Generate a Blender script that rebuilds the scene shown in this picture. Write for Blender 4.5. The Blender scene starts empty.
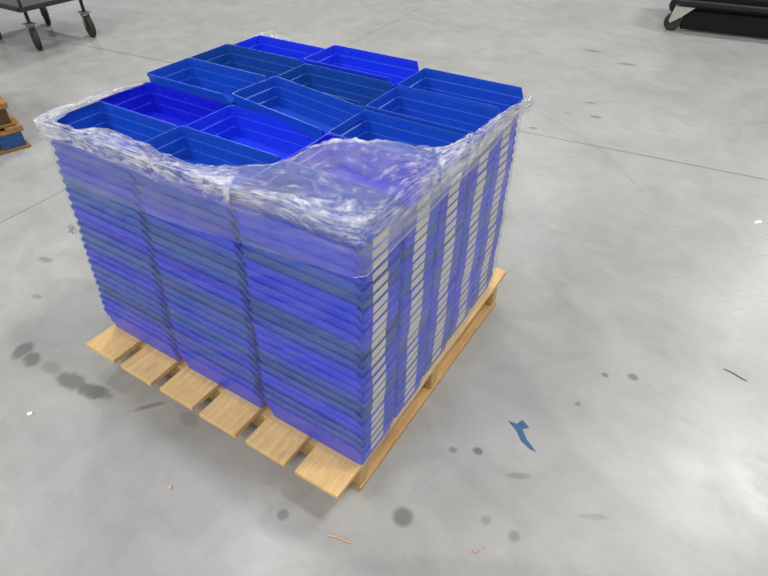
import bpy, bmesh, math, random
from mathutils import Vector, Matrix, noise
sc = bpy.context.scene
COL = sc.collection
random.seed(7)

# ------------------------------------------------------------------ camera
cam = bpy.data.cameras.new('camera'); camo = bpy.data.objects.new('camera', cam); COL.objects.link(camo)
F = Vector((-0.4113886, 0.64770885, -0.64127425)); U = Vector((-0.34089982, 0.54316387, 0.76730719)); R = F.cross(U)
m = Matrix((R, U, -F)).transposed().to_4x4()
m.translation = Vector((1.7923, -0.6708, 1.6906))
camo.matrix_world = m
cam.sensor_width = 36; cam.lens = 36 * 560.19 / 768; cam.clip_end = 200
sc.camera = camo

# ------------------------------------------------------------------ world, lamps, exposure
sc.view_settings.view_transform = 'Standard'; sc.view_settings.look = 'None'
sc.view_settings.gamma = 1; sc.view_settings.use_curve_mapping = False
sc.view_settings.exposure = -0.15
w = bpy.data.worlds.new('world'); sc.world = w; w.use_nodes = True
bg = w.node_tree.nodes['Background']; bg.inputs[0].default_value = (.93, .96, 1, 1); bg.inputs[1].default_value = 0.37
def area(name, loc, sx, sy, power, col=(1, .98, .95), target=None):
    l = bpy.data.lights.new(name, 'AREA'); l.shape = 'RECTANGLE'; l.size = sx; l.size_y = sy; l.energy = power; l.color = col
    o = bpy.data.objects.new(name, l); COL.objects.link(o); o.location = loc
    if target: o.rotation_euler = (Vector(target) - Vector(loc)).to_track_quat('-Z', 'Y').to_euler()
    return o
area('bay_or_fill_lamp', (4.4, 8.2, 8.6), 1.3, .7, 420)
area('bay_or_fill_lamp', (-6.0, 7.6, 8.6), 1.3, .7, 560)
area('bay_or_fill_lamp', (4.4, 2.0, 8.6), 1.3, .7, 300)
area('bay_or_fill_lamp', (-2.5, 2.0, 8.6), 1.3, .7, 130)
area('bay_or_fill_lamp', (-2.0, -6.5, 7.0), 4.0, 2.0, 450, target=(0, 0, .4))  # unseen fill light, added to brighten the front-left faces of the load
area('bay_or_fill_lamp', (3.5, -4.5, 7.6), 1.3, .7, 300)  # second added fill, unseen, from the camera side
area('bay_or_fill_lamp', (4.4, 15.0, 8.6), 1.3, .7, 220)
area('bay_or_fill_lamp', (-2.5, 15.0, 8.6), 1.3, .7, 200)

# ------------------------------------------------------------------ helpers
def obj(name, bm, mat, parent=None, smooth=False, **props):
    me = bpy.data.meshes.new(name); bm.to_mesh(me); bm.free()
    if mat: me.materials.append(mat)
    if smooth:
        for p in me.polygons: p.use_smooth = True
    o = bpy.data.objects.new(name, me); COL.objects.link(o)
    if parent: o.parent = parent
    for k, v in props.items(): o[k] = v
    return o
def empty(name, loc, rz=0, **props):
    o = bpy.data.objects.new(name, None); COL.objects.link(o); o.location = loc; o.rotation_euler.z = rz
    o.empty_display_size = .1
    for k, v in props.items(): o[k] = v
    return o
def box(bm, x0, x1, y0, y1, z0, z1, bev=0):
    r = bmesh.ops.create_cube(bm, size=1)
    vs = r['verts']
    bmesh.ops.scale(bm, vec=(x1 - x0, y1 - y0, z1 - z0), verts=vs)
    bmesh.ops.translate(bm, vec=((x0 + x1) / 2, (y0 + y1) / 2, (z0 + z1) / 2), verts=vs)
    if bev:
        es = list({e for v in vs for e in v.link_edges})
        bmesh.ops.bevel(bm, geom=es, offset=bev, segments=1, affect='EDGES')
def tube(bm, pts, rad, n=8):
    rings = []
    for i, p in enumerate(pts):
        p = Vector(p)
        d = (Vector(pts[min(i + 1, len(pts) - 1)]) - Vector(pts[max(i - 1, 0)])).normalized()
        a = d.orthogonal().normalized(); b = d.cross(a)
        r = rad[i] if isinstance(rad, (list, tuple)) else rad
        rings.append([bm.verts.new(p + (a * math.cos(t) + b * math.sin(t)) * r) for t in [2 * math.pi * k / n for k in range(n)]])
    for A, B in zip(rings, rings[1:]):
        for k in range(n): bm.faces.new((A[k], A[(k + 1) % n], B[(k + 1) % n], B[k]))
    bm.faces.new(rings[0][::-1]); bm.faces.new(rings[-1])
def lathe(bm, prof, axis, centre, n=28):
    """prof = (offset along axis, radius); closed loop"""
    ax = Vector(axis).normalized(); a = ax.orthogonal().normalized(); b = ax.cross(a); c = Vector(centre)
    rings = [[bm.verts.new(c + ax * h + (a * math.cos(2 * math.pi * k / n) + b * math.sin(2 * math.pi * k / n)) * r) for k in range(n)] for h, r in prof]
    for i in range(len(rings)):
        A = rings[i]; B = rings[(i + 1) % len(rings)]
        for k in range(n): bm.faces.new((A[k], A[(k + 1) % n], B[(k + 1) % n], B[k]))

class NT:
    def __init__(s, name):
        s.m = bpy.data.materials.new(name); s.m.use_nodes = True; s.t = s.m.node_tree; s.t.nodes.clear()
        s.out = s.t.nodes.new('ShaderNodeOutputMaterial')
    def n(s, ty, ins=None, **kw):
        x = s.t.nodes.new(ty)
        for k, v in kw.items(): setattr(x, k, v)
        for k, v in (ins or {}).items():
            if isinstance(v, bpy.types.NodeSocket): s.t.links.new(v, x.inputs[k])
            else: x.inputs[k].default_value = v
        return x
    def math(s, op, a, b=0.0, c=0.0, clamp=False):
        x = s.n('ShaderNodeMath', {0: a, 1: b, 2: c}, operation=op, use_clamp=clamp); return x.outputs[0]
    def noise(s, vec, scale, detail=3, rough=.5, dist=0):
        return s.n('ShaderNodeTexNoise', {'Vector': vec, 'Scale': scale, 'Detail': detail, 'Roughness': rough, 'Distortion': dist}).outputs[0]
    def ramp(s, v, lo, hi, a=0., b=1.):
        return s.n('ShaderNodeMapRange', {0: v, 1: lo, 2: hi, 3: a, 4: b}).outputs[0]
    def mix(s, f, a, b):
        return s.n('ShaderNodeMix', {0: f, 6: a, 7: b}, data_type='RGBA').outputs[2]
    def coord(s, kind='Object', scale=(1, 1, 1), rot=(0, 0, 0)):
        c = s.n('ShaderNodeTexCoord').outputs[kind]
        r = s.n('ShaderNodeMapping', {'Vector': c, 'Rotation': rot}).outputs[0]
        return s.n('ShaderNodeMapping', {'Vector': r, 'Scale': scale}).outputs[0]
    def done(s, shader): s.t.links.new(shader, s.out.inputs[0]); return s.m
def rgb(r, g, b): # sRGB 0-255 to linear
    f = lambda c: ((c / 255 + .055) / 1.055) ** 2.4 if c > 10 else c / 255 / 12.92
    return (f(r), f(g), f(b), 1)
def plain(name, col, rough=.5, metal=0, var=.15, nscale=30, spec=.5, bump=0):
    t = NT(name); c = t.coord()
    n = t.noise(c, nscale, 4)
    d = tuple(x * (1 - var) for x in col[:3]) + (1,)
    cc = t.mix(n, d, tuple(min(1, x * (1 + var)) for x in col[:3]) + (1,))
    ins = {'Base Color': cc, 'Roughness': rough, 'Metallic': metal, 'Specular IOR Level': spec}
    if bump: ins['Normal'] = t.n('ShaderNodeBump', {'Height': n, 'Strength': bump, 'Distance': .002}).outputs[0]
    return t.done(t.n('ShaderNodeBsdfPrincipled', ins).outputs[0])

# ------------------------------------------------------------------ floor
def floor_mat():
    t = NT('polished_concrete'); co = t.n('ShaderNodeTexCoord').outputs['Object']
    big = t.noise(co, .9, 5, .6, .6); mid = t.noise(co, 4.5, 6, .6, .8); fine = t.noise(co, 60, 4, .65)
    streak = t.noise(t.coord(scale=(1.0, 5.0, 1), rot=(0, 0, .35)), 2.0, 5, .65, .7)
    v = t.math('ADD', t.math('MULTIPLY', big, .42), t.math('MULTIPLY', mid, .36))
    v = t.math('ADD', v, t.math('MULTIPLY', fine, .08)); v = t.math('ADD', v, t.math('MULTIPLY', streak, .14))
    v = t.ramp(v, .36, .64)
    col = t.mix(v, (.285, .287, .275, 1), (.440, .440, .425, 1))
    # joints: two saw cuts crossing behind the load
    sep = t.n('ShaderNodeSeparateXYZ', {0: co}); X, Y = sep.outputs[0], sep.outputs[1]
    wob = t.math('MULTIPLY', t.math('SUBTRACT', t.noise(co, 8, 3), .5), .006)
    d1 = t.math('ABSOLUTE', t.math('ADD', t.math('SUBTRACT', Y, t.math('MULTIPLY_ADD', X, .092, 2.953)), wob))
    d2 = t.math('ABSOLUTE', t.math('ADD', t.math('SUBTRACT', X, t.math('MULTIPLY_ADD', Y, -.055, -1.352)), wob))
    d = t.math('MINIMUM', d1, t.math('MULTIPLY', d2, 1.6))
    joint = t.ramp(d, .003, .010, .62, 0)
    # faint hairline crack curving on the right
    cr = t.math('ABSOLUTE', t.math('SUBTRACT', t.math('ADD', Y, t.math('MULTIPLY', t.math('POWER', t.math('SUBTRACT', X, .3), 2.0), .55)), t.math('ADD', 3.42, t.math('MULTIPLY', wob, 4.0))))
    crk = t.math('MULTIPLY', t.ramp(cr, .002, .012, .25, 0), t.math('MULTIPLY', t.ramp(X, .5, .6), t.ramp(X, 1.45, 1.6, 1, 0)))
    # stains and other dark marks: x, y, rx, ry, strength, rot
    STAIN_SHADE = [(1.036, -.082, .021, .021, .5, 0), (1.361, .115, .036, .036, .62, 0), (1.587, .245, .018, .018, .28, 0), (1.682, .244, .02, .022, .38, 0),
          (1.384, .419, .016, .014, .5, 0), (1.459, .461, .019, .017, .68, 0), (1.615, .446, .045, .014, .32, .5), (1.87, .436, .05, .012, .25, .5),
          (1.737, 1.048, .016, .014, .6, 0), (1.833, 1.096, .022, .02, .62, 0), (1.69, .85, .012, .012, .5, 0),
          (-.35, -.105, .04, .055, .62, .3), (-.27, -.115, .05, .035, .6, -.3), (-.16, -.10, .06, .03, .3, 0), (-.03, -.10, .08, .04, .62, .1), (.085, -.085, .09, .035, .68, .2),
          (-.85, .32, .05, .02, .4, .2), (-.62, .13, .03, .015, .35, .2), (.514, 5.06, .09, .04, .5, .2), (.88, 4.85, .09, .035, .5, .2), (.872, 3.783, .045, .02, .5, .2), (.982, 3.537, .05, .022, .55, .2), (.657, 3.107, .035, .02, .6, .2), (.78, 3.49, .04, .018, .35, .2), (.33, -.02, .07, .012, .5, .9), (.5, .02, .05, .03, .25, 0),  # includes a narrow dark streak beside the front boards
          (1.75, .12, .40, .05, .16, .53), (1.55, .02, .5, .06, .14, .55), (2.0, .28, .3, .03, .10, .5)]  # long faint bands: shading of the near floor painted into its colour
    warp = t.math('MULTIPLY', t.math('SUBTRACT', t.noise(co, 38, 4, .6), .5), .9)
    tot = t.math('MAXIMUM', joint, crk)
    for (x, y, rx, ry, s, a) in STAIN_SHADE:
        mp = t.n('ShaderNodeVectorMath', {0: co, 1: (-x, -y, 0)}, operation='ADD').outputs[0]
        ro = t.n('ShaderNodeVectorRotate', {'Vector': mp, 'Angle': -a}, rotation_type='Z_AXIS').outputs[0]
        sc_ = t.n('ShaderNodeVectorMath', {0: ro, 1: (1 / rx, 1 / ry, 0)}, operation='MULTIPLY').outputs[0]
        ln = t.n('ShaderNodeVectorMath', {0: sc_}, operation='LENGTH').outputs['Value']
        q = t.ramp(t.math('ADD', ln, t.math('MULTIPLY', warp, 1.0 if max(rx, ry) > .025 and rx != ry else .35)), .62, 1.12, s, 0)
        tot = t.math('MAXIMUM', tot, q)
    col = t.mix(tot, col, (.085, .085, .08, 1))
    scr = t.noise(t.coord(scale=(1, 12, 1), rot=(0, 0, -.12)), 5, 4, .6, 1.6)
    rough = t.math('ADD', t.ramp(v, 0, 1, .34, .26), t.math('MULTIPLY', t.math('SUBTRACT', scr, .5), .14))
    hgt = t.math('SUBTRACT', t.math('MULTIPLY', fine, .15), joint)
    bmp = t.n('ShaderNodeBump', {'Height': hgt, 'Strength': .25, 'Distance': .002}).outputs[0]
    return t.done(t.n('ShaderNodeBsdfPrincipled', {'Base Color': col, 'Roughness': rough, 'Normal': bmp, 'Specular IOR Level': .5}).outputs[0])
bm = bmesh.new(); box(bm, -14, 12, -6, 22, -.15, 0)
obj('floor', bm, floor_mat(), kind='structure', label='grey polished concrete warehouse floor with saw-cut joints')

# ------------------------------------------------------------------ wood
def wood_mat(name, light, dark, axis='y', wear=.35):
    t = NT(name); s = (14, 1.2, 14) if axis == 'y' else (1.2, 14, 14)
    g = t.noise(t.coord('Object', s), 3.2, 6, .65, 1.2); k = t.noise(t.coord('Object', (5, 3, 5)), 3, 3); f = t.noise(t.coord('Object', tuple(3 * q for q in s)), 9, 3)
    v = t.ramp(t.math('ADD', t.math('MULTIPLY', g, .6), t.math('MULTIPLY', f, .4)), .36, .64)
    c = t.mix(v, dark, light); c = t.mix(t.ramp(k, .6, .78, 0, wear), c, tuple(x * .45 for x in dark[:3]) + (1,))
    b = t.n('ShaderNodeBump', {'Height': v, 'Strength': .35, 'Distance': .0015}).outputs[0]
    return t.done(t.n('ShaderNodeBsdfPrincipled', {'Base Color': c, 'Roughness': .75, 'Normal': b}).outputs[0])
WY = wood_mat('pine_boards', rgb(240, 206, 146), rgb(212, 170, 106)); WX = wood_mat('pine_stringer', rgb(226, 190, 132), rgb(186, 142, 84), 'x')
WBR = wood_mat('aged_brown_wood', rgb(176, 130, 74), rgb(120, 82, 44)); WBL = wood_mat('blue_painted_wood', rgb(38, 90, 142), rgb(24, 64, 110)); WLOW = wood_mat('scuffed_pine', rgb(214, 176, 122), rgb(176, 132, 80)); WDK = wood_mat('dark_brown_wood', rgb(96, 70, 48), rgb(56, 40, 28))

def board(name, x0, x1, y0, y1, z0, z1, mat, parent, bev=.003, jit=0.0, **kw):
    bm = bmesh.new(); box(bm, x0, x1, y0, y1, z0, z1)
    bmesh.ops.subdivide_edges(bm, edges=[e for e in bm.edges if e.calc_length() > .25], cuts=8, use_grid_fill=True)
    for v in bm.verts:
        q = noise.noise_vector(v.co * 9) * jit; v.co += Vector((q.x, q.y, q.z * .4))
    o = obj(name, bm, mat, parent, **kw)
    md = o.modifiers.new('bevel', 'BEVEL'); md.width = bev; md.segments = 2; md.limit_method = 'ANGLE'
    return o

ZT = .140; LV = 1.29
pal = empty('pallet', (0, 0, 0), label='pale pine pallet carrying the wrapped load of blue bins', category='pallet')
for i in range(6):
    x0 = .207 * i; j = random.uniform(-.004, .004)
    board('top_board', x0 + j * .5, x0 + .165 + j * .5, j, LV + j, ZT - .021, ZT, WY, pal, jit=.003)
for y in (.118, .60, 1.165):
    board('stringer', 0.004, 1.196, y, y + .042, .0212, ZT - .0212, WX, pal, jit=.0015)
for x in (.0, .535, 1.07):
    board('bottom_board', x, x + .13, .116, 1.212, .0005, .021, WLOW, pal, jit=.001)

# ------------------------------------------------------------------ shelf bins
L, W, HB = .392, .201, .100
PROF_O = [(0, .0150), (.003, .0128), (.031, .0114), (.0335, .0084), (.064, .0068), (.0665, .0038), (.0885, .0026), (.0900, 0), (.100, 0)]
PROF_I = [(.1000, .0035), (.0905, .0048), (.0690, .0060), (.0665, .0092), (.0360, .0108), (.0335, .0140), (.0045, .0155)]
def rring(bm, z, ins, r=.010, seg=3):
    x0, x1, y0, y1 = ins, L - ins, ins, W - ins; vs = []
    for cx, cy, a0 in ((x1 - r, y1 - r, 0), (x0 + r, y1 - r, 90), (x0 + r, y0 + r, 180), (x1 - r, y0 + r, 270)):
        for k in range(seg + 1):
            a = math.radians(a0 + 90 * k / seg); vs.append(bm.verts.new((cx + r * math.cos(a), cy + r * math.sin(a), z)))
    return vs
def bin_bm():
    bm = bmesh.new()
    rings = [rring(bm, z, i) for z, i in PROF_O + PROF_I]; n = len(rings[0])
    for A, B in zip(rings, rings[1:]):
        for k in range(n): bm.faces.new((A[k], A[(k + 1) % n], B[(k + 1) % n], B[k]))
    bm.faces.new(rings[0][::-1]); bm.faces.new(rings[-1])
    # hopper front: cut the front top corner away on a slant
    p0 = Vector((L - .019, 0, .100)); p1 = Vector((L - .0015, 0, .060)); d = p1 - p0; nrm = Vector((-d.z, 0, d.x)).normalized()
    r = bmesh.ops.bisect_plane(bm, geom=bm.verts[:] + bm.edges[:] + bm.faces[:], plane_co=p0, plane_no=nrm, clear_outer=True, dist=1e-6)
    ed = [e for e in r['geom_cut'] if isinstance(e, bmesh.types.BMEdge) and e.is_boundary]
    bmesh.ops.triangle_fill(bm, edges=ed, use_beauty=True)
    bmesh.ops.recalc_face_normals(bm, faces=bm.faces)
    return bm
def plastic(name, col, rough=.38):
    t = NT(name); c = t.coord()
    n = t.noise(c, 18, 4); dust = t.ramp(t.noise(c, 55, 5, .7), .5, .8, 0, .06)
    cc = t.mix(n, tuple(x * .9 for x in col[:3]) + (1,), tuple(min(1, x * 1.08) for x in col[:3]) + (1,))
    cc = t.mix(dust, cc, (.35, .4, .5, 1))
    b = t.n('ShaderNodeBump', {'Height': t.noise(c, 260, 2), 'Strength': .06, 'Distance': .0006}).outputs[0]
    return t.done(t.n('ShaderNodeBsdfPrincipled', {'Base Color': cc, 'Roughness': rough, 'Normal': b, 'Specular IOR Level': .45}).outputs[0])
COLS = {'bright royal blue': (.008, .040, .72, 1), 'medium blue': (.006, .072, .52, 1), 'dark blue': (.005, .065, .36, 1), 'royal blue': (.005, .012, .60, 1), 'slate blue': (.015, .11, .42, 1)}
MESH = {}
for k, c in COLS.items():
    bm = bin_bm(); me = bpy.data.meshes.new('shelf_bin'); bm.to_mesh(me); bm.free()
    me.materials.append(plastic(k.replace(' ', '_') + '_plastic', c)); MESH[k] = me
bm = bmesh.new(); box(bm, L - .0095, L - .0062, .058, .126, .0375, .0610)
for v in bm.verts: v.co.x += (v.co.z - .0375) * .055
lab_me = bpy.data.meshes.new('label_card'); bm.to_mesh(lab_me); bm.free()
lab_me.materials.append(plain('cream_card', rgb(226, 219, 200), .6, var=.08, nscale=20))

NB = 24; HTOP = .997
# top position of each stack: x of its back wall, y of its far wall, height offset, turn of the topmost bin
TOP = {(0, 0): (.034, .356, -.012), (0, 1): (.024, .560, -.014), (0, 2): (.026, .762, .016), (0, 3): (.022, .964, .014), (0, 4): (.002, 1.166, -.004),
       (1, 0): (.427, .354, -.004), (1, 1): (.434, .556, -.008), (1, 2): (.419, .759, .0), (1, 3): (.416, .962, .006), (1, 4): (.396, 1.172, .016),
       (2, 0): (.818, .354, -.010), (2, 1): (.820, .556, -.014), (2, 2): (.815, .758, -.012), (2, 3): (.809, .967, -.004), (2, 4): (.803, 1.169, .0)}
TOPCOL = {(0, 0): 'medium blue', (0, 1): 'royal blue', (0, 2): 'medium blue', (0, 3): 'dark blue', (0, 4): 'bright royal blue',
          (1, 0): 'medium blue', (1, 1): 'bright royal blue', (1, 2): 'medium blue', (1, 3): 'dark blue', (1, 4): 'bright royal blue',
          (2, 0): 'medium blue', (2, 1): 'royal blue', (2, 2): 'medium blue', (2, 3): 'medium blue', (2, 4): 'medium blue'}
ORD = ['', 'second', 'third', 'fourth', 'fifth', 'sixth', 'seventh', 'eighth', 'ninth', 'tenth', 'eleventh', 'twelfth', 'thirteenth', 'fourteenth', 'fifteenth', 'sixteenth',
       'seventeenth', 'eighteenth', 'nineteenth', 'twentieth', 'twenty-first', 'twenty-second', 'twenty-third', 'twenty-fourth']
ROWN = ['front', 'second', 'middle', 'fourth', 'rearmost']
def stack_name(c, r):
    if (c, r) == (2, 0): return 'near-corner stack'
    if r == 0: return ('left-corner stack', 'middle stack')[c] + ' of the front side'
    if c == 2: return ('', 'second', 'middle', 'fourth', 'rearmost')[r] + ' stack along the card side'
    return ROWN[r] + '-row stack of ' + ('left', 'middle')[c] + ' column'
top_label = {(0, 0): 'topmost bin at the left corner, film over its front edge', (1, 0): 'topmost bin on the front side, middle column, half under crumpled film',
  (2, 0): 'topmost bin at the near corner, covered by crumpled film', (0, 1): 'top bin in left column, second from front, sunk below its neighbour',
  (1, 1): 'top bin in middle column, second from front, brightest of all', (2, 1): 'top bin mostly under film, second from the near corner on the card side',
  (0, 2): 'top bin in left column, third row, with shiny raised rim', (1, 2): 'top bin sitting skewed in the very middle of the load',
  (2, 2): 'top bin in right column, third row, film over its front end', (0, 3): 'top bin in left column, fourth row, darker than its neighbours',
  (1, 3): 'top bin in middle column, fourth row, behind the skewed bin', (2, 3): 'top bin in right column, one in front of the far right corner',
  (0, 4): 'top bin at the rear left corner with a film scrap', (1, 4): 'top bin in the rearmost row, middle column', (2, 4): 'top bin at the far right corner of the load'}
def bot(c, r): return (.004 + .411 * c - (.0075 * r if c == 2 else 0), .101 + .2115 * (r + 1) - .001)
pick = ['bright royal blue'] * 46 + ['medium blue'] * 34 + ['royal blue'] * 8 + ['dark blue'] * 7 + ['slate blue'] * 5
CODE = dict(b='bright royal blue', m='medium blue', r='royal blue', d='dark blue', s='slate blue')
# the front stacks layer by layer, from the bottom up
LAYERS = {(2, 0): 'bmmbbmdmbbbmddbbbbdmbbbmm', (1, 0): 'bbmmbmsbmmdmbrmsdmbrmmbm', (0, 0): 'bbbmdmmmbrmsmrbmmsmbrmbm', (2, 1): 'bbmbmmbbdmbbmbbmmbbdbbmm'}
for (c, r), (tx, ty, dz) in TOP.items():
    bx_, by_ = bot(c, r); ztop = HTOP + dz - HB; pitch = (ztop - ZT - .001) / (NB - 1)
    inner = c == 1 and r in (1, 2, 3); low = bmesh.new() if inner else None
    cur = random.choice(pick); lean = random.uniform(0, 6)
    for k in range(NB):
        f = k / (NB - 1)
        x = bx_ + (tx - bx_) * f + .002 * math.sin(lean + k * .7) * (0 < k < NB - 1) + random.uniform(-.0015, .0015)
        y = by_ + (ty - by_) * f + random.uniform(-.0012, .0012) - W
        z = ZT + .001 + pitch * k
        if random.random() < .55: cur = random.choice(pick)
        col = TOPCOL[(c, r)] if k == NB - 1 else cur
        if (c, r) in LAYERS and k < NB - 1: col = CODE[LAYERS[(c, r)][k]]
        if inner and k < NB - 4:
            tmp = MESH['medium blue'].copy(); tmp.transform(Matrix.Translation((x, y, z))); low.from_mesh(tmp); bpy.data.meshes.remove(tmp); continue
        o = bpy.data.objects.new('shelf_bin', MESH[col]); COL.objects.link(o); o.location = (x, y, z)
        if (c, r, k) == (1, 2, NB - 1):
            o.rotation_euler = (0, math.radians(3.2), math.radians(-4)); o.location = (x + .004, y + .008, z + .024)
        n = NB - 1 - k
        o['category'] = 'bin'; o['group'] = 'nested shelf bins on the pallet'
        o['label'] = f'{col} ' + top_label[(c, r)] if n == 0 else f'{col} nested bin, {ORD[n]} from top, {stack_name(c, r)}'
        if c == 2:
            l = bpy.data.objects.new('label_card', lab_me); COL.objects.link(l); l.parent = o; l['label'] = 'cream label card'
    if inner:
        obj('nested_bin', low, MESH['medium blue'].materials[0], kind='stuff', category='bins', group='hidden nested bins inside the load',
            label='medium blue nested bins buried inside the load under the ' + ROWN[r] + ' row, middle column')

# ------------------------------------------------------------------ stretch wrap
def film_mat(name, lo, hi, scale, rot, stretch, rough=.22, gloss=.5, attr=False, bump=.6, white=.9):
    t = NT(name); c = t.coord('Object', stretch, rot)
    if attr: c = t.n('ShaderNodeAttribute', attribute_name='flow').outputs['Vector']
    n1 = t.noise(c, scale, 5, .6, .8); n2 = t.noise(t.coord('Object'), 9, 4, .6, .5); n3 = t.noise(c, scale * 4, 3, .6, .3)
    v = t.math('ADD', t.math('MULTIPLY', n1, .5), t.math('MULTIPLY', n2, .3)); v = t.math('ADD', v, t.math('MULTIPLY', n3, .2))
    den = t.ramp(v, .385 if attr else .38, .60 if attr else .66, lo, hi)
    if attr:
        a = t.n('ShaderNodeAttribute', attribute_name='layers').outputs['Fac']
        den = t.math('MULTIPLY', den, a, clamp=True)
    hgt = t.math('ADD', n1, t.math('MULTIPLY', n3, .5))
    hgt = t.math('ADD', hgt, t.math('MULTIPLY', t.noise(t.coord('Object'), 55, 3, .6, 1.0), .55 if attr else .3))
    b = t.n('ShaderNodeBump', {'Height': hgt, 'Strength': bump, 'Distance': .006}).outputs[0]
    tr = t.n('ShaderNodeBsdfTransparent', {0: (.97, .975, .985, 1)}).outputs[0]
    df = t.n('ShaderNodeBsdfDiffuse', {0: (white, white, white, 1), 'Normal': b}).outputs[0]
    tl = t.n('ShaderNodeBsdfTranslucent', {0: (white, white, white, 1), 'Normal': b}).outputs[0]
    body = t.n('ShaderNodeMixShader', {0: .35, 1: df, 2: tl}).outputs[0]
    base = t.n('ShaderNodeMixShader', {0: den, 1: tr, 2: body}).outputs[0]
    gl = t.n('ShaderNodeBsdfGlossy', {0: (1, 1, 1, 1), 'Roughness': rough, 'Normal': b}).outputs[0]
    fc = t.n('ShaderNodeLayerWeight', {'Blend': .5}).outputs['Facing']
    fr = t.math('MULTIPLY', t.math('MULTIPLY_ADD', t.math('POWER', fc, 4.0), .55, .055), gloss, clamp=True)
    return t.done(t.n('ShaderNodeMixShader', {0: fr, 1: base, 2: gl}).outputs[0])
F_SIDE = film_mat('stretch_film', -.01, .12, 3.0, (.5, .35, 0), (1.2, 1.2, 9), .11, .8, bump=.8)
F_BAND = film_mat('stretch_film_doubled', .01, .17, 5.0, (.1, .2, 0), (1, 1, 9), .14, .9, bump=.6)
F_TOP = film_mat('stretch_film_gathered', -.04, 1.5, 2.6, (0, 0, 0), (1, 1, 1), .12, 1.15, attr=True, bump=1.0)
F_EDGE = film_mat('stretch_film_edge', .4, .7, 9.0, (0, 0, 0), (1, 1, 1), .2, .9)
wrap = empty('stretch_wrap', (.6, .65, ZT), label='clear crinkled stretch film wound around the load of blue bins, gathered white at its top', category='plastic wrap')
WOFF = Vector((.6, .65, ZT))
BC = [(.001, .103), (1.223, .103), (1.188, 1.161), (.001, 1.164)]
TC = [(.031, .147), (1.219, .147), (1.194, 1.172), (-.002, 1.174)]
def loop_pt(C4, u, rad=.02):
    """u in 0..4 around a quad"""
    i = int(u) % 4; f = u - int(u); a = Vector(C4[i]); b = Vector(C4[(i + 1) % 4]); p = a.lerp(b, f)
    le = (b - a).length; d0 = f * le; d1 = (1 - f) * le; nrm = Vector((-(b - a).y, (b - a).x)).normalized()
    for dd in (d0, d1):
        if dd < rad: p += nrm * (rad - dd) ** 2 / (2 * rad) * .8
    return p
bm = bmesh.new(); NU, NZ = 480, 44; grid = []
for j in range(NZ + 1):
    fz = j / NZ; row = []
    for i in range(NU):
        u = 4 * i / NU; p = loop_pt(BC, u).lerp(loop_pt(TC, u), fz)
        z = .150 + (.955 - .150) * fz + (.012 * noise.noise(Vector((u * 3, 0, 1))) if j == 0 else 0)
        cen = (p - Vector((.6, .65))).normalized()
        w_ = noise.noise(Vector((p.x * 9, p.y * 9, z * 26 + p.x * 9))) * .0022
        p2 = p + cen * (w_ + .002)
        row.append(bm.verts.new(Vector((p2.x, p2.y, z)) - WOFF))
    grid.append(row)
for j in range(NZ):
    for i in range(NU):
        bm.faces.new((grid[j][i], grid[j][(i + 1) % NU], grid[j + 1][(i + 1) % NU], grid[j + 1][i]))
obj('side_film', bm, F_SIDE, wrap, smooth=True)

# gathered rim: (inner edge, outer fold, lower hem, layers at inner / fold / hem)
KEY = [((.085, .190, .995), (.030, .146, .998), (.030, .142, .955), .75, 1.0, .8),
       ((.200, .160, 1.00), (.200, .138, .998), (.20, .136, .955), .6, 1.0, .7),
       ((.265, .208, 1.00), (.30, .136, 1.000), (.30, .134, .955), .40, 1.0, .6),
       ((.440, .205, 1.00), (.44, .136, 1.000), (.44, .134, .950), .45, 1.0, .35),
       ((.560, .188, 1.00), (.56, .136, 1.000), (.56, .134, .945), .42, 1.0, .3),
       ((.650, .190, 1.00), (.67, .138, 1.002), (.67, .136, .942), .40, 1.0, .22),
       ((.740, .225, 1.00), (.79, .140, 1.004), (.79, .137, .945), .28, 1.1, .12),
       ((.855, .310, 1.004), (.92, .148, 1.008), (.92, .139, .950), .20, 1.1, .08),
       ((.865, .415, 1.004), (1.04, .158, 1.010), (1.04, .139, .950), .22, 1.1, .05),
       ((.905, .495, 1.004), (1.160, .160, 1.012), (1.18, .139, .945), .22, 1.0, .05),
       ((.985, .540, 1.004), (1.198, .195, 1.006), (1.222, .165, .935), .22, .7, .06),
       ((1.05, .570, 1.004), (1.200, .340, .996), (1.222, .30, .925), .26, .7, .15),
       ((1.12, .600, .998), (1.208, .480, .990), (1.220, .46, .925), .32, .85, .45),
       ((1.165, .665, .990), (1.210, .620, .988), (1.218, .61, .925), .45, 1.0, .65),
       ((1.185, .770, .988), (1.210, .760, .988), (1.213, .76, .930), .75, 1.0, .85),
       ((1.188, .900, .982), (1.206, .900, .984), (1.208, .90, .930), .8, 1.0, .85),
       ((1.190, 1.03, .974), (1.204, 1.04, .978), (1.204, 1.04, .930), .8, 1.0, .8),
       ((1.178, 1.16, .962), (1.197, 1.182, .966), (1.197, 1.182, .935), .5, .8, .5),
       ((.800, 1.182, .955), (.80, 1.188, .955), (.80, 1.186, .93), .3, .5, .3),
       ((.300, 1.180, .960), (.30, 1.188, .965), (.30, 1.186, .93), .3, .5, .3),
       ((.120, 1.165, .990), (.12, 1.188, .996), (.12, 1.188, .95), .6, .8, .4),
       ((.010, 1.150, .990), (-.008, 1.186, .994), (-.008, 1.186, .95), .6, .8, .4),
       ((.008, .950, .955), (-.001, .950, .960), (-.001, .95, .93), .3, .5, .3),
       ((.026, .600, .970), (.016, .600, .975), (.014, .60, .94), .4, .6, .4),
       ((.046, .400, .994), (.026, .400, .996), (.022, .40, .955), .7, 1.0, .7)]
def cr(p0, p1, p2, p3, t):
    return .5 * ((2 * p1) + (p2 - p0) * t + (2 * p0 - 5 * p1 + 4 * p2 - p3) * t * t + (3 * p1 - p0 - 3 * p2 + p3) * t ** 3)
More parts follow.
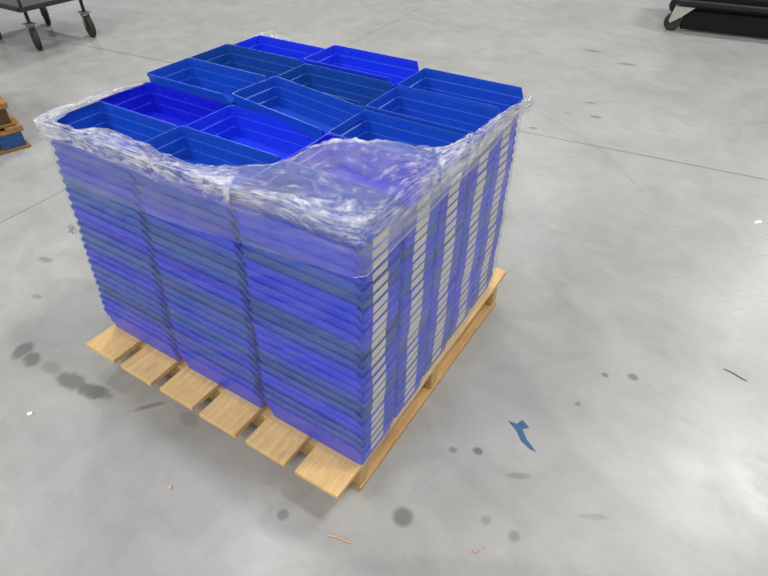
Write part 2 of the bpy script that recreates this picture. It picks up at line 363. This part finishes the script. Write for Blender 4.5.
def key_at(u):
    n = len(KEY); i = int(u) % n; t = u - int(u); ks = [KEY[(i + d) % n] for d in (-1, 0, 1, 2)]
    out = [cr(*[Vector(k[q]) for k in ks], t) for q in range(3)]
    out += [max(.05, ks[1][q] * (1 - t) + ks[2][q] * t) for q in (3, 4, 5)]
    return out
bm = bmesh.new(); lay = bm.verts.layers.float.new('layers'); flow = bm.verts.layers.float_vector.new('flow'); NA, NS = 700, 46; grid = []
for i in range(NA):
    u = len(KEY) * i / NA; A, O, B, la, lo, lb = key_at(u); row = []
    wid = (A - O).length
    for j in range(NS + 1):
        s = j / NS
        if s < .68: q = s / .68; p = A.lerp(O, q); ly = la * (1 - q) + lo * q if wid < .12 else (la * (1 - q ** 7) + lo * q ** 7) * (1 if q > .05 else 2.2)
        else: q = (s - .68) / .32; p = O.lerp(B, q); ly = lo * (1 - q) + lb * q
        p = p.copy(); arch = math.sin(min(s / .68, 1) * math.pi)
        big = noise.noise(Vector((u * .9, s * (8 if wid > .12 else 3), 3.3))); fn = noise.noise(Vector((u * 3.1, s * 26 if wid > .12 else s * 12, 7.1))); vf = noise.noise(Vector((u * 9, s * 34, 1.7)))
        amp = .5 + min(wid * 2.4, 1.0)
        p.z += amp * (.004 + .007 * big + .0045 * fn + .002 * vf) + arch * .003
        if s > .55:
            cen = Vector((p.x - .6, p.y - .65, 0)).normalized(); p += cen * (.003 + .004 * fn + .003 * big)
        elif s < .1:
            p += (A - O).normalized() * (.012 * noise.noise(Vector((u * 2.3, 0, 9))) + .006 * noise.noise(Vector((u * 7, 0, 5))))
        v = bm.verts.new(p - WOFF); v[lay] = max(.03, min(1.1, ly * (.75 + 1.6 * max(0, fn) + .35 * big))); v[flow] = (u * .55 + .4 * math.sin(u * 3.14159), s * (16 if wid > .12 else 6) + .8 * big, 0); row.append(v)
    grid.append(row)
for i in range(NA):
    for j in range(NS):
        a, b = grid[i], grid[(i + 1) % NA]; bm.faces.new((a[j], b[j], b[j + 1], a[j + 1]))
obj('gathered_film_rim', bm, F_TOP, wrap, smooth=True, label='white crumpled film folded over the top edge')

# doubled upper turn of film on the two near sides, its lower edge a taut line under the top bin
LOW = [((.05, .134), .80), ((.55, .134), .822), ((.9, .133), .862), ((1.19, .132), .892), ((1.217, .155), .893), ((1.211, .5), .905), ((1.202, .9), .905), ((1.194, 1.17), .91)]
bm = bmesh.new(); NA2 = 260; grid = []
for i in range(NA2 + 1):
    u = (len(LOW) - 1) * i / NA2; k = min(int(u), len(LOW) - 2); t = u - k
    p = Vector(LOW[k][0]).lerp(Vector(LOW[k + 1][0]), t); z0 = LOW[k][1] * (1 - t) + LOW[k + 1][1] * t; row = []
    cen = (p - Vector((.6, .65))).normalized()
    for j in range(13):
        s = j / 12; z = z0 + (.968 - z0) * s; lean = (p - Vector((.6, .65))) * 0
        o_ = .008 + .0022 * noise.noise(Vector((p.x * 10, p.y * 10, z * 60))) - .012 * (1 - s) ** 3 * .2
        row.append(bm.verts.new(Vector((p.x + cen.x * o_, p.y + cen.y * o_, z)) - WOFF))
    grid.append(row)
for A_, B_ in zip(grid, grid[1:]):
    for j in range(12): bm.faces.new((A_[j], B_[j], B_[j + 1], A_[j + 1]))
obj('doubled_film_band', bm, F_BAND, wrap, smooth=True)
bm = bmesh.new(); pts = []
for i in range(60):
    u = (len(LOW) - 1) * (.45 + .42 * i / 59) ; k = min(int(u), len(LOW) - 2); t = u - k
    p = Vector(LOW[k][0]).lerp(Vector(LOW[k + 1][0]), t); cen = (p - Vector((.6, .65))).normalized() * .009
    pts.append(Vector((p.x + cen.x, p.y + cen.y, LOW[k][1] * (1 - t) + LOW[k + 1][1] * t + .001 * math.sin(i))) - WOFF)
tube(bm, pts, .0009, 6)
obj('taut_film_edge', bm, F_EDGE, wrap, smooth=True)
# loose tail at the left corner
bm = bmesh.new(); lay = bm.verts.layers.float.new('layers'); flow = bm.verts.layers.float_vector.new('flow'); rows = []
for i in range(12):
    row = []
    for j in range(10):
        p = Vector((.008 - .045 * i / 11, .13 + .02 * noise.noise(Vector((i * .5, j * .6, 2))), .60 - .018 * i / 11 + (j / 9 - .5) * .05 * (1 - .5 * i / 11) + .01 * noise.noise(Vector((i * .7, j * .5, 4)))))
        v = bm.verts.new(p - WOFF); v[lay] = .8; v[flow] = (i * .2, j * .6, 5); row.append(v)
    rows.append(row)
for a, b in zip(rows, rows[1:]):
    for j in range(9): bm.faces.new((a[j], b[j], b[j + 1], a[j + 1]))
obj('loose_film_tail', bm, F_TOP, wrap, smooth=True, label='small loose tuft of film')

# ------------------------------------------------------------------ cart at the top left
STEEL = plain('dark_grey_steel', (.035, .036, .04, 1), .45, .3); RUB = plain('black_rubber', (.03, .027, .022, 1), .7); ZINC = plain('zinc_plate', (.30, .30, .28, 1), .4, .6)
DECK = plain('grey_deck_board', (.16, .16, .155, 1), .5)
CX0, CX1, CY0, CY1, CZ = -4.86, -3.93, 2.22, 2.93, .375
cart = empty('trolley', (-4.39, 2.57, 0), label='dark grey steel trolley on four swivel casters at the top left', category='trolley')
CO = Vector((-4.39, 2.57, 0))
def sub(bm): bmesh.ops.translate(bm, vec=-CO, verts=bm.verts)
bm = bmesh.new(); box(bm, CX0, CX1, CY0, CY1, CZ, CZ + .02, .003); sub(bm); obj('deck', bm, DECK, cart)
bm = bmesh.new()
for a in ((CX0 - .01, CX1 + .01, CY0 - .02, CY0 + .012), (CX0 - .01, CX1 + .01, CY1 - .012, CY1 + .02), (CX0 - .02, CX0 + .012, CY0 - .02, CY1 + .02), (CX1 - .012, CX1 + .02, CY0 - .02, CY1 + .02)):
    box(bm, *a, CZ - .014, CZ + .022, .002)
sub(bm); obj('deck_frame', bm, STEEL, cart)
bm = bmesh.new(); box(bm, CX0, CX1, CY0, CY1, .86, .88, .003); sub(bm); obj('added_shadow_deck', bm, DECK, cart)  # unseen upper deck, added to deepen the shadow under the trolley
for x, y in ((CX0 + .03, CY0 + .03), (CX1 - .03, CY0 + .03), (CX0 + .03, CY1 - .03), (CX1 - .03, CY1 - .03)):
    bm = bmesh.new(); tube(bm, [(x, y, CZ + .02), (x, y, .86)], .014, 10); sub(bm); obj('added_upright', bm, STEEL, cart)  # unseen posts, added to carry that deck
for (x, y, a) in ((-4.04, 2.31, 1.22), (-3.98, 2.85, 1.30), (-4.77, 2.88, 1.15), (-4.72, 2.31, 1.0)):
    bm = bmesh.new(); tube(bm, [(x, y, .232), (x, y, CZ - .01)], .017, 10); sub(bm); obj('leg', bm, STEEL, cart)
    c = Vector((x, y, .1)); dirv = Vector((math.cos(-math.pi / 2 + a), math.sin(-math.pi / 2 + a), 0)); ax = Vector((-dirv.y, dirv.x, 0)); wc = c + dirv * .03
    bm = bmesh.new()
    lathe(bm, [(-.024, .008), (-.02, .03), (-.024, .07), (-.024, .09), (-.018, .099), (.018, .099), (.024, .09), (.024, .07), (.02, .03), (.024, .008)], ax, wc, 30); sub(bm)
    whl = obj('caster', bm, RUB, cart, smooth=False)
    bm = bmesh.new()
    box(bm, x - .05, x + .05, y - .04, y + .04, .222, .232, .002)
    tube(bm, [(x, y, .206), (x, y, .224)], .03, 14)
    for s in (-1, 1):
        t0 = c + ax * s * .032; top = Vector((t0.x, t0.y, .212)); bt = wc + ax * s * .032
        w2 = dirv * .028; th = ax * s * .003
        vs = [bm.verts.new(q) for q in (top - w2 + th, top + w2 + th, bt + dirv * .014 + th, bt - dirv * .014 + th, top - w2 - th, top + w2 - th, bt + dirv * .014 - th, bt - dirv * .014 - th)]
        for fc in ((0, 1, 2, 3), (7, 6, 5, 4), (0, 4, 5, 1), (1, 5, 6, 2), (2, 6, 7, 3), (3, 7, 4, 0)): bm.faces.new([vs[k] for k in fc])
    tube(bm, [wc - ax * .038, wc + ax * .038], .009, 10)
    cc = c.to_2d(); q0 = c - ax * .036; sub(bm); f_ = obj('fork', bm, ZINC, whl)

# ------------------------------------------------------------------ black machine, top right
BLK = plain('black_painted_steel', (.006, .006, .008, 1), .6, 0, spec=.25); DGR = plain('charcoal_plastic', (.014, .014, .017, 1), .5, spec=.35); CRM = plain('cream_wedge', (.45, .45, .41, 1), .5)
mo = Vector((1.55, 6.55, 0)); mac = empty('industrial_truck', mo, rz=.12, label='black low-slung industrial truck with cream wedges, cut off at the top right', category='truck')
bm = bmesh.new(); box(bm, -.60, 1.60, -.30, .6, .20, .36, .02); obj('chassis', bm, BLK, mac)
bm = bmesh.new(); box(bm, -.52, 1.56, -.30, -.25, .02, .20, .008); obj('skirt', bm, BLK, mac)
bm = bmesh.new(); box(bm, -.56, 1.60, -.20, .6, .36, .95, .04); obj('body_housing', bm, BLK, mac)
bm = bmesh.new(); box(bm, -.62, 1.62, -.36, -.30, .245, .30, .012); obj('bumper', bm, DGR, mac)
for sx in (-.62, .58):  # cream wedge-shaped pieces low on the truck's near side
    bm = bmesh.new()
    pr = [(sx + .01, .235), (sx + .19, .235), (sx + .10, .15), (sx, .075), (sx - .02, .10)]
    A_ = [bm.verts.new((px, -.345, pz)) for px, pz in pr]; B_ = [bm.verts.new((px, -.30, pz)) for px, pz in pr]
    bm.faces.new(A_[::-1]); bm.faces.new(B_)
    for k in range(5): bm.faces.new((A_[k], A_[(k + 1) % 5], B_[(k + 1) % 5], B_[k]))
    obj('corner_wedge', bm, CRM, mac, label='cream wedge')
for sx in (-.60, .62):
    for sy in (-.30, .45):
        bm = bmesh.new(); lathe(bm, [(-.03, .006), (-.03, .03), (-.035, .07), (-.028, .082), (.028, .082), (.035, .07), (.03, .03), (.03, .006)], (0, 1, 0), (sx, sy, .083), 24); obj('wheel', bm, RUB, mac)

# ------------------------------------------------------------------ pallets at the left edge
def mini_pallet(name, loc, rz, bmat, kmat, lab, z0):
    root = empty(name, (loc[0], loc[1], z0), rz, label=lab, category='pallet')
    for x in (-.10, -.55, -1.0):
        board('bottom_board', x, x + .10, -1.0, 0, .0, .020, bmat, root)
        for y in (-.165, -.57, -.98):
            board('block', x - .0 + .004, x + .096, y, y + .145, .020, .115, kmat, root)
        board('cross_board', x, x + .10, -1.0, 0, .115, .133, bmat, root)
    for k in range(6):
        board('top_board', -1.0, 0, -.10 - k * .18, -k * .18, .133, .152, bmat, root)
    return root
mini_pallet('pallet', (-2.11, 1.03), -.26, WBR, WBL, 'wooden pallet with blue painted blocks on the floor at the left edge', .0005)
mini_pallet('pallet', (-2.14, 1.01), -.32, WBR, WDK, 'aged brown wooden pallet at the left edge, stacked on the blue-blocked one', .153)

# ------------------------------------------------------------------ litter on the floor
def flake(name, pts, th, z, mat, lab, cat, bend=.003):
    bm = bmesh.new(); cx = sum(p[0] for p in pts) / len(pts); cy = sum(p[1] for p in pts) / len(pts)
    A_ = [bm.verts.new((x - cx, y - cy, th + bend * (k % 3))) for k, (x, y) in enumerate(pts)]; B_ = [bm.verts.new((x - cx, y - cy, 0)) for x, y in pts]
    n = len(pts); bm.faces.new(A_); bm.faces.new(B_[::-1])
    for k in range(n): bm.faces.new((B_[k], B_[(k + 1) % n], A_[(k + 1) % n], A_[k]))
    bmesh.ops.recalc_face_normals(bm, faces=bm.faces)
    o = obj(name, bm, mat, label=lab, category=cat); o.location = (cx, cy, z); return o
BLU = plain('faded_blue_scrap', rgb(56, 100, 136), .7, var=.3, nscale=60)
CHIP = plain('splinter_wood', rgb(214, 176, 140), .8, var=.2, nscale=80); BRN = plain('brown_bark', rgb(120, 100, 72), .8, var=.3, nscale=60); WHT = plain('white_crumb', rgb(235, 235, 232), .6)
UNP = lambda u, v: (lambda d: (1.7923 - d.x * 1.6906 / d.z, -.6708 - d.y * 1.6906 / d.z))(F + R * ((u - 384) / 560.19) - U * ((v - 288) / 560.19))
def px(*q): return [UNP(a, b) for a, b in q]
flake('plastic_scrap', px((508, 421), (517, 424), (522, 420), (526, 424), (529, 428), (522, 429), (527, 440), (536, 452), (530, 449), (521, 441), (516, 430)), .0008, .0004, BLU, 'small torn blue scrap on the concrete right of the pallet', 'scrap', .0005)
def stick(name, a, b, r, mat, lab, cat):
    A_, B_ = UNP(*a), UNP(*b); bm = bmesh.new(); c = ((A_[0] + B_[0]) / 2, (A_[1] + B_[1]) / 2)
    pts = []
    for k in range(7):
        f = k / 6; pts.append((A_[0] + (B_[0] - A_[0]) * f - c[0], A_[1] + (B_[1] - A_[1]) * f - c[1] + .003 * math.sin(f * 5), r))
    tube(bm, pts, [r * .5, r, r * .9, r, r * .8, r * .9, r * .4], 6); o = obj(name, bm, mat, label=lab, category=cat); o.location = (c[0], c[1], .0003); return o
stick('twig', (723, 369), (747, 381), .0022, BRN, 'thin brown twig lying on the bright floor at the right edge', 'twig')
stick('wood_splinter', (328, 536), (354, 543), .003, CHIP, 'pale wood splinter in front of the pallet near the bottom edge', 'splinter')
stick('wood_splinter', (470, 552), (479, 552), .0028, CHIP, 'short curled splinter at the bottom edge, right of the largest dark spot', 'splinter')
stick('wood_splinter', (479, 551), (486, 545), .0022, CHIP, 'reddish sliver touching the short curled splinter at the bottom edge', 'splinter')
flake('crumb', px((755, 221), (761, 221), (761, 224), (754, 224)), .002, .0003, WHT, 'white crumb on the floor at the right edge, below the joint line', 'crumb')
flake('crumb', px((27, 413), (33, 412), (33, 415), (28, 416)), .002, .0003, WHT, 'white crumb at the left edge below the dark stains', 'crumb')
flake('crumb', px((168, 487), (171, 486), (172, 489), (169, 490)), .002, .0003, CHIP, 'tan crumb on the floor in front of the pallet boards', 'crumb')
